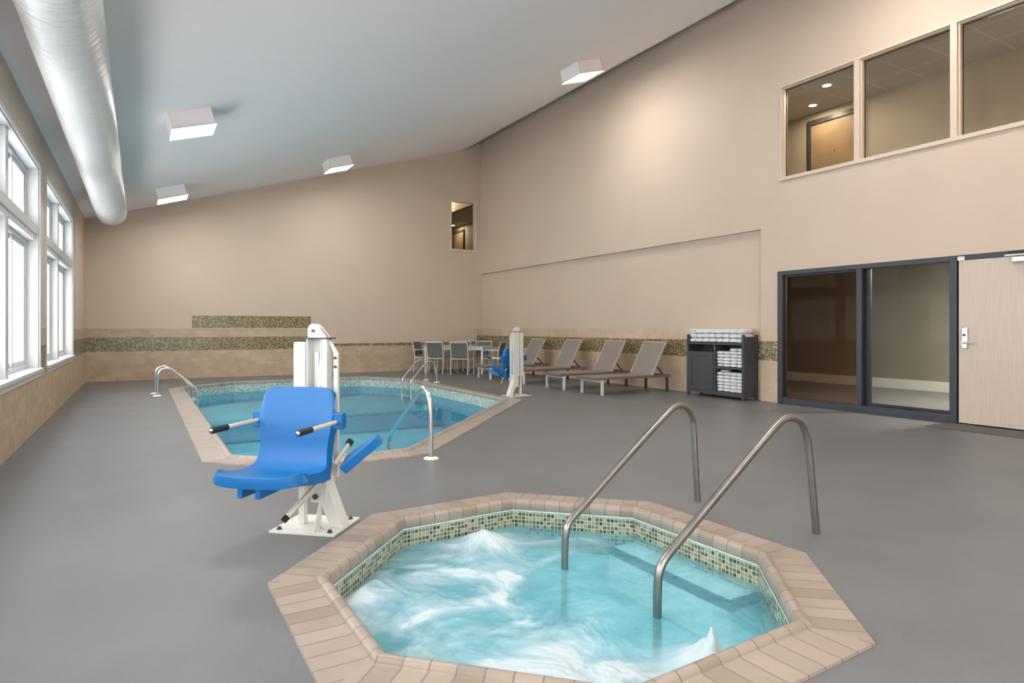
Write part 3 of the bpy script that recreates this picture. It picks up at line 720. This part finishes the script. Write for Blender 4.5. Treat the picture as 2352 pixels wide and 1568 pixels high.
ladder([((.223, 13.965, 0), (.93, 13.965, 0), [(355.8, 902.6), (356.5, 880), (357.2, 863), (359.5, 851), (364.5, 844.5), (374.8, 840.7), (386.8, 843), (402, 854), (437, 885), (441, 893), (442, 913)]),
        ((.271, 13.438, 0), (.93, 13.438, 0), [(361.5, 909.4), (362, 885), (362.7, 866.5), (365, 856), (370, 849), (380, 845.5), (393.7, 847.5), (410, 859), (447, 889), (451, 897), (452.5, 934)])],
       'steel pool ladder with two arched rails at the left pool edge', (-.14, -.42))
ladder([((5.957, 14.283, 0), (5.34, 14.283, 0), [(979, 872.6), (978.3, 856), (977.4, 843), (975.5, 834.5), (971, 829), (964.6, 827), (958, 830), (950, 838), (929, 864), (925, 871), (923.8, 880), (923.8, 919)]),
        ((5.926, 13.585, 0), (5.30, 13.585, 0), [(1003.7, 876.9), (1003, 862), (1002, 850), (1000, 840), (996, 833), (988.4, 829.3), (982, 831.5), (973, 840), (948, 870), (944.5, 877), (943.9, 886), (943.9, 921)])],
       'steel pool ladder with two slanted rails at the far right pool edge', (-.33,))

# ------------------------------------------------------------------ pool lift chairs  (local: +x chair faces, +y its left-hand side in the picture's right)
def make_lift():
    r = empty('pool_lift')
    W = M['white_metal']
    # base plate + bolts
    MB().box(-.185, .185, -.215, .215, 0, .014).build('base_plate', W, r, .002)
    for (x, y) in ((.14, -.17), (.14, .165), (-.14, .17), (-.14, -.17)):
        MB().lathe([(.017, .014), (.017, .018), (.011, .020), (.011, .03), (.0005, .031)], (x, y, 0), 12).build('anchor_bolt', M['dark_metal'], r)
    # slanted foot: box leaning from the plate up to the mast
    foot = MB().prism([(-.045, .13, .014), (-.045, .21, .014), (-.045, .095, .30), (-.045, .075, .33), (-.045, .0, .33), (-.045, .0, .27)], (.10, 0, 0))
    foot.build('foot', W, r, .004)
    MB().prism([(.055, .06, .014), (.17, .065, .014), (.056, .06, .20)], (0, .008, 0)).build('gusset', W, r, .001)
    # clevis around the pivot
    MB().box(-.055, .062, -.005, .105, .165, .37).build('pivot_bracket', W, r, .006)
    MB().lathe([(.017, 0), (.017, .012), (.009, .016)], (.062, .032, .205), 14, Matrix.Rotation(math.pi / 2, 3, 'Y')).build('pivot_bolt', M['dark_metal'], r)
    # thin post and upper tower
    MB().box(-.022, .022, -.108, -.068, .014, .36).build('support_post', W, r, .003)
    MB().box(-.035, .035, -.135, -.055, .36, 1.165).build('tower', W, r, .004)
    ch = MB().box(-.035, -.025, -.04, .095, .37, 1.185).box(-.025, .04, -.045, -.035, .37, 1.185).box(-.025, .04, .06, .095, .37, 1.185).box(-.025, .0, -.01, .02, .37, 1.1)
    ch.build('mast', W, r, .003)
    MB().box(-.045, .05, -.075, .115, 1.185, 1.192).build('mast_cap', M['dark_metal'], r)
    hd = MB()
    for x0 in (-.03, .02):
        hd.prism([(x0, -.04, 1.192), (x0, .088, 1.192), (x0, .03, 1.262), (x0, .012, 1.276), (x0, -.012, 1.280), (x0, -.032, 1.268), (x0, -.040, 1.245)], (.012, 0, 0))
    hd.box(-.018, .02, -.03, .02, 1.192, 1.25)
    hd.build('head_bracket', W, r, .002)
    MB().lathe([(.009, 0), (.009, .012)], (.032, .0, 1.235), 12, Matrix.Rotation(math.pi / 2, 3, 'Y')).build('head_bolt', M['dark_metal'], r)
    MB().lathe([(.001, .86), (.010, .868), (.0175, .89), (.0175, .95), (.011, 1.02), (.006, 1.05), (.004, 1.16), (.002, 1.18)], (.022, .045, 0), 14).build('actuator', M['escutcheon'], r)
    MB().box(-.012, .014, .125, .155, .32, 1.095).build('lever_post', W, r, .003)
    MB().prism([(-.008, .09, 1.165), (-.008, .125, 1.09), (-.008, .155, 1.09), (-.008, .10, 1.18)], (.016, 0, 0)).build('link_plate', W, r, .002)
    MB().box(-.012, .014, .09, .13, .34, .40).build('lower_link', W, r, .002)
    for z in (1.065, 1.01): MB().lathe([(.009, 0), (.009, .01)], (.014, .14, z), 10, Matrix.Rotation(math.pi / 2, 3, 'Y')).build('link_bolt', M['dark_metal'], r)
    # moulded seat: sweep a profile (x,z), width varies
    bx, by = .190, -.036
    prof = [(-.058, .892), (-.050, .85), (-.038, .79), (-.026, .73), (-.014, .66), (-.006, .60), (.001, .545), (.016, .490), (.044, .446), (.088, .420), (.15, .415), (.23, .424), (.31, .437), (.38, .449), (.43, .457), (.462, .458)]
    wid = [.228, .228, .228, .228, .224, .214, .208, .212, .222, .230, .236, .240, .240, .240, .239, .238]
    path = smooth_path([(p[0], wid[i], p[1]) for i, p in enumerate(prof)], 3)
    nv = 26; vs = []
    for ip, p in enumerate(path):
        for k in range(nv + 1):
            t = -math.cos(math.pi * k / nv) * .35 + (-1 + 2 * k / nv) * .65; y = p.y * t * 1.05
            dish = .020 * (t * t) ** 1.3
            sr = max(0, (abs(t) - .62) / .38); rc = 1 - math.sqrt(max(0, 1 - sr * sr))
            up_w = max(0, min(1, (p.z - .70) / .19)) if p.x < .03 else 0; fr_w = max(0, min(1, (p.x - .30) / .16))
            k_ = max(0, min(1, (p.x - .01) / .08)); k_ = k_ * k_ * (3 - 2 * k_); upz = dish * k_; fx = dish * .9 * (1 - k_)
            vs.append((bx + p.x + fx - fr_w * rc * .085, by + y, p.z - .010 * (p.z < .6) + upz - up_w * rc * .085))
    fs = [(i * (nv + 1) + k, (i + 1) * (nv + 1) + k, (i + 1) * (nv + 1) + k + 1, i * (nv + 1) + k + 1) for i in range(len(path) - 1) for k in range(nv)]
    s = MB().add(vs, fs).build('seat', M['blue'], r, smooth=60)
    sd = s.modifiers.new('solid', 'SOLIDIFY'); sd.thickness = .058; sd.offset = -1
    bv = s.modifiers.new('bevel', 'BEVEL'); bv.width = .009; bv.segments = 3; bv.limit_method = 'ANGLE'; bv.angle_limit = math.radians(50)
    s['flip'] = 0
    # feet under the seat front / rear
    MB().box(bx + .05, bx + .45, by - .085, by - .055, .335, .40).box(bx + .05, bx + .45, by + .020, by + .050, .335, .40).box(bx + .05, bx + .44, by - .055, by + .020, .385, .405).build('seat_runner', M['blue'], r, .004)
    MB().box(bx - .07, bx + .04, by + .10, by + .20, .33, .43).build('hinge_block', M['blue'], r, .006)
    MB().tube([(bx - .01, by + .10, .40), (.05, .04, .40), (0.02, .04, .40)], .024, 12).build('seat_arm', W, r)
    for s_ in (-1, 1):
        y = by + s_ * .258
        ar = MB().tube([(bx - .035, y, .688), (bx + .30, y, .690)], .0125, 12).build('armrest', M['cream_metal'], r)
        MB().tube([(bx + .29, y, .690), (bx + .42, y, .691)], .0185, 14).build('grip', M['black'], ar)
        MB().lathe([(.001, 0), (.012, .002), (.012, .008), (.0005, .013)], (bx + .42, y, .691), 12, Matrix.Rotation(math.pi / 2, 3, 'Y')).build('end_cap', M['steel_bright'], ar)
        MB().box(bx - .075, bx - .015, y - .035, y + .04, .645, .74).box(bx - .07, bx - .035, min(y, y - s_ * .06), max(y, y - s_ * .06), .665, .715).build('arm_bracket', M['blue'], ar, .006)
    # anchor tube slanting down in front of the base
    r['x'] = 0
    return r
LIFT_RZ = math.atan2(-.755, -.656)
lift = make_lift(); del lift['x']
for o in lift.children:
    if 'flip' in o: del o['flip']
tag(lift, 'white pool lift with blue chair standing between hot tub and pool', 'pool lift')
lift.location = (.96, 4.10, 0); lift.rotation_euler = (0, 0, LIFT_RZ)
MW = Matrix.Translation((.96, 4.10, 0)) @ Matrix.Rotation(LIFT_RZ, 4, 'Z'); MI = MW.inverted()
def loc_d(px, py, dpt): return MI @ at_depth(px, py, dpt)
a, b_ = loc_d(735, 1105, 3.78), loc_d(659, 1187, 3.60)
st = MB().tube([a, b_], .017, 8).build('strut_tube', M['cream_metal'], lift)
dd = (b_ - a).normalized(); MB().tube([b_ - dd * .002, b_ + dd * .028], .019, 10).build('tube_cap', M['black'], st)
# footrest swung out at the right side
A, B = loc_d(786, 1082, 3.80), loc_d(872, 1010, 3.80); back = loc_d(800, 1016, 4.02) - loc_d(786, 1066, 3.86)
ex = (B - A).normalized(); bk = (loc_d(838, 1010, 4.0) - loc_d(838, 1030, 3.80)); bk = (bk - ex * bk.dot(ex)); bk = bk.normalized() * .16
nz = ex.cross(bk).normalized() * .028
fr = MB().prism([A - nz, B - nz, B + bk * .35 - nz, A + bk + ex * .03 - nz], nz * 2).build('footrest', M['blue'], lift, .006)
p0, p1 = loc_d(768, 1066, 3.86), loc_d(800, 1020, 3.98)
MB().tube([p0, p1], .013, 10).build('footrest_arm', M['cream_metal'], fr)
MB().tube([p1, p1 + (p1 - p0).normalized() * .03], .022, 10).build('clamp', M['black'], fr)

c2 = copy_tree(lift)
al = math.radians(53)
f2 = Vector((-RV[0] * math.cos(al) + FV[0] * math.sin(al), -RV[1] * math.cos(al) + FV[1] * math.sin(al)))
c2.location = (6.05, 10.17, 0); c2.rotation_euler = (0, 0, math.atan2(f2.y, f2.x))
tag(c2, 'white pool lift with blue chair at the far right pool corner, near the loungers', 'pool lift')

# ------------------------------------------------------------------ loungers
def make_lounger():
    r = empty('sun_lounger')
    Wd = .66
    def leg(x, y, mat=M['frame_white']): MB().box(x - .022, x + .022, y - .022, y + .022, 0, .285).build('leg', mat, r, .004)
    leg(.12, .022); leg(.12, Wd - .022); leg(1.75, .022, M['dark_metal']); leg(1.75, Wd - .022, M['dark_metal'])
    MB().box(.10, .142, .044, Wd - .044, .238, .285).build('crossbar', M['frame_white'], r, .003)
    MB().box(0, 1.84, 0, .035, .286, .335).box(0, 1.84, Wd - .035, Wd, .286, .335).box(0, .035, .035, Wd - .035, .286, .335).box(1.805, 1.84, .035, Wd - .035, .286, .335).box(1.34, 1.37, .035, Wd - .035, .29, .32).build('side_frame', M['frame_taupe'], r, .006)
    MB().box(.02, 1.355, .03, Wd - .03, .328, .340).build('seat_sling', M['sling'], r, .002)
    # raised backrest
    T = Matrix.Translation((1.36, 0, .335)) @ Matrix.Rotation(-math.radians(60), 4, 'Y')
    bk = MB().box(0, .72, .03, Wd - .03, .0, .012, T).build('backrest', M['sling'], r)
    MB().box(-.01, .74, .0, .032, -.012, .02, T).box(-.01, .74, Wd - .032, Wd, -.012, .02, T).box(.71, .74, .032, Wd - .032, -.012, .02, T).build('back_frame', mottled('champagne_frame', (.42, .36, .28), .4, .04, 8, 0), bk, .004)
    for y in (.045, Wd - .045):
        p = T @ Vector((.22, y, -.014)); q = Vector((1.70, y, .30))
        MB().tube([p, q], .017, 8).build('backrest_strut', M['dark_metal'], r)
    return r
lg = make_lounger(); g = 'taupe sun loungers in a row against the right wall'
spots = [(7.30, 9.34, 'taupe sun lounger closest to the grey towel cabinet'), (7.29, 10.56, 'taupe sun lounger second from the towel cabinet'),
         (7.28, 12.10, 'taupe sun lounger third from the towel cabinet, just right of the far lift'), (7.27, 13.66, 'taupe sun lounger farthest from the cabinet, partly hidden behind the far pool lift')]
for i, (x, y, lab) in enumerate(spots):
    o = lg if i == 0 else copy_tree(lg); o.location = (x, y, 0); tag(o, lab, 'sun lounger', g)

# ------------------------------------------------------------------ towel cabinet
cb = empty('towel_cabinet', (9.13, 8.06, 0)); tag(cb, 'dark grey towel cabinet with open shelves against the right wall', 'cabinet'); P = parented(cb)
cx0, cx1, cy0, cy1 = 8.93, 9.31, 7.41, 8.71; C_ = M['cabinet']
P('side_panel', MB().box(cx0 + .05, cx1 - .05, cy0, cy0 + .03, .06, 1.10).box(cx0, cx0 + .05, cy0 - .006, cy0 + .036, 0, 1.14).box(cx1 - .05, cx1, cy0 - .006, cy0 + .036, 0, 1.14), C_, .004)
P('side_panel', MB().box(cx0 + .05, cx1 - .05, cy1 - .03, cy1, .06, 1.10).box(cx0, cx0 + .05, cy1 - .036, cy1 + .006, 0, 1.14).box(cx1 - .05, cx1, cy1 - .036, cy1 + .006, 0, 1.14), C_, .004)
P('back_panel', MB().box(cx1 - .015, cx1, cy0 + .03, cy1 - .03, .07, 1.10), C_)
P('top_deck', MB().box(cx0 + .004, cx1 - .015, cy0 + .036, cy1 - .036, .955, .995), C_, .003)
P('base_rail', MB().box(cx0 + .004, cx1 - .015, cy0 + .036, cy1 - .036, .065, .125), C_, .003)
P('divider', MB().box(cx0 + .006, cx1 - .015, 8.035, 8.07, .125, .955), C_, .002)
P('shelf', MB().box(cx0 + .008, cx1 - .015, cy0 + .03, 8.035, .53, .565), C_, .002)
P('shelf', MB().box(cx0 + .03, cx1 - .015, 8.07, cy1 - .03, .80, .82), C_, .002)
dc = P('door', MB().box(cx0, cx0 + .02, 8.075, cy1 - .04, .13, .825).box(cx0 - .008, cx0, 8.075, 8.155, .13, .825).box(cx0 - .008, cx0, cy1 - .12, cy1 - .04, .13, .825).box(cx0 - .008, cx0, 8.155, cy1 - .12, .745, .825).box(cx0 - .008, cx0, 8.155, cy1 - .12, .13, .21), C_, .002)
hd = MB().tube([(cx0 - .035, 8.115, .565), (cx0 - .035, 8.115, .73)], .007, 8).tube([(cx0 - .036, 8.115, .58), (cx0, 8.115, .58)], .005, 8).tube([(cx0 - .036, 8.115, .715), (cx0, 8.115, .715)], .005, 8).build('handle', M['chrome'])
hd.parent = dc; hd.matrix_parent_inverse = Matrix.Translation(cb.location).inverted()
def towel_mesh(seed, dx, dy, dz):
    """folded towel: rounded front folds, two plump layers, uneven edges"""
    rnd = random.Random(seed); mb = MB(); ns, nl = 28, 9; vs = []
    def sec(t):
        # cross-section in x-z: two stacked rolls with a crease at front
        a = 2 * math.pi * t; ca, sa = math.cos(a), math.sin(a)
        x = math.copysign(abs(ca) ** .35, ca) * dx / 2; z = math.copysign(abs(sa) ** .6, sa) * dz / 2
        if ca < 0 and abs(sa) < .30: x += .016 * (1 - abs(sa) / .30)
        return x, z
    for j in range(nl):
        v = -1 + 2 * j / (nl - 1); y = v * dy / 2; sh_ = (1 - abs(v) ** 4 * .42)
        for i in range(ns):
            x, z = sec(i / ns); q = Vector((x * 9 + seed * 3.1, y * 14, z * 25))
            n1 = noise.noise(q) * .007
            vs.append((x * (sh_ * .25 + .75) + n1, y + noise.noise(q + Vector((3, 1, 7))) * .006, z * sh_ + noise.noise(q * .6) * .004 + dz / 2))
    fs = [(j * ns + i, j * ns + (i + 1) % ns, (j + 1) * ns + (i + 1) % ns, (j + 1) * ns + i) for j in range(nl - 1) for i in range(ns)]
    fs += [tuple(range(ns - 1, -1, -1)), tuple((nl - 1) * ns + i for i in range(ns))]
    return mb.add(vs, fs)
tproto = {}
def towel(x, y, z, size, label, group, rz=0, mat='towel'):
    k = (size, random.randrange(4), mat)
    if k not in tproto:
        o = towel_mesh(len(tproto) + 1, *size).build('folded_towel', M[mat], smooth=180); tproto[k] = o
    else:
        o = tproto[k].copy(); COL.objects.link(o)
    o.location = (x, y, z); o.rotation_euler = (0, 0, rz + random.uniform(-.04, .04)); tag(o, label, 'towel', group)
ordn = ['first', 'second', 'third', 'fourth', 'fifth', 'sixth', 'seventh', 'eighth']
layer = ['bottom', 'second from bottom', 'third from bottom', 'fourth from bottom', 'fifth from bottom', 'sixth from bottom']
for c in range(8):
    y = cy1 - .11 - c * .1535
    for k in range(3):
        towel(9.105 + random.uniform(-.006, .01), y, .996 + k * .081, (.30, .143, .080), 'white folded towel on cabinet top, %s stack from the left, %s layer' % (ordn[c], ['bottom', 'middle', 'top'][k]), 'white towels stacked on top of the cabinet')
for sname, zs, hts, dzz in (('middle', .566, (5, 5, 6, 6), .056), ('lower', .126, (6, 6, 6, 6), .058)):
    for c in range(4):
        y = 8.035 - .078 - c * .146
        for k in range(hts[c]):
            towel(9.095 + random.uniform(-.008, .008), y, zs + k * dzz, (.28, .134, dzz), 'white folded towel in the %s open shelf, %s stack from the left, %s' % (sname, ordn[c], layer[k]), 'white towels on the %s cabinet shelf' % sname)
towel(9.06, 7.90, .126 + 6 * .058, (.20, .15, .04), 'loose pale grey towel lying on the left stacks of the lower shelf', None, .9, 'towel_grey')

# ------------------------------------------------------------------ dining set
def make_chair():
    r = empty('dining_chair'); Wm = M['frame_white']
    for s in (-1, 1):
        y = s * .245
        MB().tube(smooth_path([(-.27, y, 0), (-.235, y, .25), (-.225, y, .45), (-.26, y, .68), (-.315, y, .875)], 4), .0135, 8).build('leg', Wm, r)
        MB().tube(smooth_path([(.235, y, 0), (.225, y, .40), (.215, y, .60)], 3) + smooth_path([(.20, y, .635), (.16, y, .648), (-.25, y, .640)], 3), .0125, 8).build('leg', Wm, r)
        MB().tube([(-.228, y, .42), (.225, y, .42)], .012, 8).build('seat_rail', Wm, r)
    MB().tube([(-.228, -.245, .42), (-.228, .245, .42)], .013, 8).tube([(.225, -.245, .42), (.225, .245, .42)], .013, 8).build('crossbar', Wm, r)
    MB().tube([(-.312, -.245, .868), (-.312, .245, .868)], .015, 8).build('top_rail', Wm, r)
    MB().box(-.22, .225, -.232, .232, .425, .436).build('seat', M['sling_grey'], r)
    a = [Vector((-.228, 0, .47)), Vector((-.244, 0, .62)), Vector((-.27, 0, .74)), Vector((-.303, 0, .852))]
    vs = []
    for p in a: vs += [(p.x, -.232, p.z), (p.x, .232, p.z), (p.x + .008, .232, p.z), (p.x + .008, -.232, p.z)]
    fs = [(i * 4 + k, i * 4 + (k + 1) % 4, (i + 1) * 4 + (k + 1) % 4, (i + 1) * 4 + k) for i in range(3) for k in range(4)] + [(3, 2, 1, 0), (12, 13, 14, 15)]
    MB().add(vs, fs).build('backrest', M['sling_grey'], r)
    return r
T0 = Vector((6.95, 16.80)); U = Vector((.64, -.768)); NN = Vector((.768, .64)); TL, TD = 1.79, .84
def tp(u, n): return T0 + U * u + NN * n
c = tp(TL / 2, TD / 2); tb = empty('dining_table', (c.x, c.y, 0), math.atan2(U.y, U.x))
tag(tb, 'long pale outdoor table in the far right corner', 'table')
MB().box(-TL / 2, TL / 2, -TD / 2, TD / 2, .72, .745).build('tabletop', M['table_top'], tb, .004)
MB().box(-TL / 2 + .01, TL / 2 - .01, -TD / 2 + .005, -TD / 2 + .03, .655, .72).box(-TL / 2 + .01, TL / 2 - .01, TD / 2 - .03, TD / 2 - .005, .655, .72).box(-TL / 2 + .01, -TL / 2 + .035, -TD / 2 + .03, TD / 2 - .03, .655, .72).box(TL / 2 - .035, TL / 2 - .01, -TD / 2 + .03, TD / 2 - .03, .655, .72).build('apron', M['frame_white'], tb, .003)
for sx in (-1, 1):
    for sy in (-1, 1): MB().box(sx * (TL / 2 - .03) - .027, sx * (TL / 2 - .03) + .027, sy * (TD / 2 - .03) - .027, sy * (TD / 2 - .03) + .027, 0, .72).build('leg', M['frame_white'], tb, .003)
ang = math.atan2(NN.y, NN.x)
ch0 = make_chair(); g = 'aluminium sling chairs around the outdoor table'
places = [(.47, -.02, ang, 'aluminium armchair with grey sling back to the viewer, left of the near pair'), (1.24, -.12, ang + .06, 'aluminium armchair with grey sling back to the viewer, right of the near pair'),
          (-.13, .34, ang - math.pi / 2, 'aluminium armchair at the left end of the outdoor table'), (1.97, .34, ang + math.pi / 2, 'aluminium armchair at the right end of the outdoor table'),
          (.62, .98, ang + math.pi, 'sling armchair across the table, its back above the right near chair'), (1.30, .98, ang + math.pi, 'sling armchair on the far side of the table, nearest the room corner')]
for i, (u, n, a, lab) in enumerate(places):
    o = ch0 if i == 0 else copy_tree(ch0); p = tp(u, n); o.location = (p.x, p.y, 0); o.rotation_euler = (0, 0, a); tag(o, lab, 'chair', g)

# ------------------------------------------------------------------ world, camera, colour
w = bpy.data.worlds.new('World'); sc.world = w; w.use_nodes = True
bg = w.node_tree.nodes['Background']; bg.inputs[0].default_value = (.97, .965, 1, 1); bg.inputs[1].default_value = 7.6
cam = bpy.data.cameras.new('Camera'); co = bpy.data.objects.new('Camera', cam); COL.objects.link(co)
co.location = CAM; co.rotation_euler = (math.pi / 2, 0, -PH); cam.sensor_width = 36; cam.lens = 36 * FPX / 2352; cam.shift_y = -(784 - HY) / 2352
cam.clip_end = 200; sc.camera = co
sc.view_settings.view_transform = 'Standard'; sc.view_settings.look = 'None'; sc.view_settings.gamma = 1; sc.view_settings.use_curve_mapping = False
sc.view_settings.exposure = 0.0
sc.cycles.use_denoising = True
sc.cycles.max_bounces = 8; sc.cycles.diffuse_bounces = 4; sc.cycles.glossy_bounces = 3; sc.cycles.transparent_max_bounces = 8
sc.cycles.use_adaptive_sampling = True; sc.cycles.adaptive_threshold = .15; sc.cycles.adaptive_min_samples = 24
sc.cycles.caustics_reflective = False; sc.cycles.caustics_refractive = False
sc.cycles.sample_clamp_indirect = 8
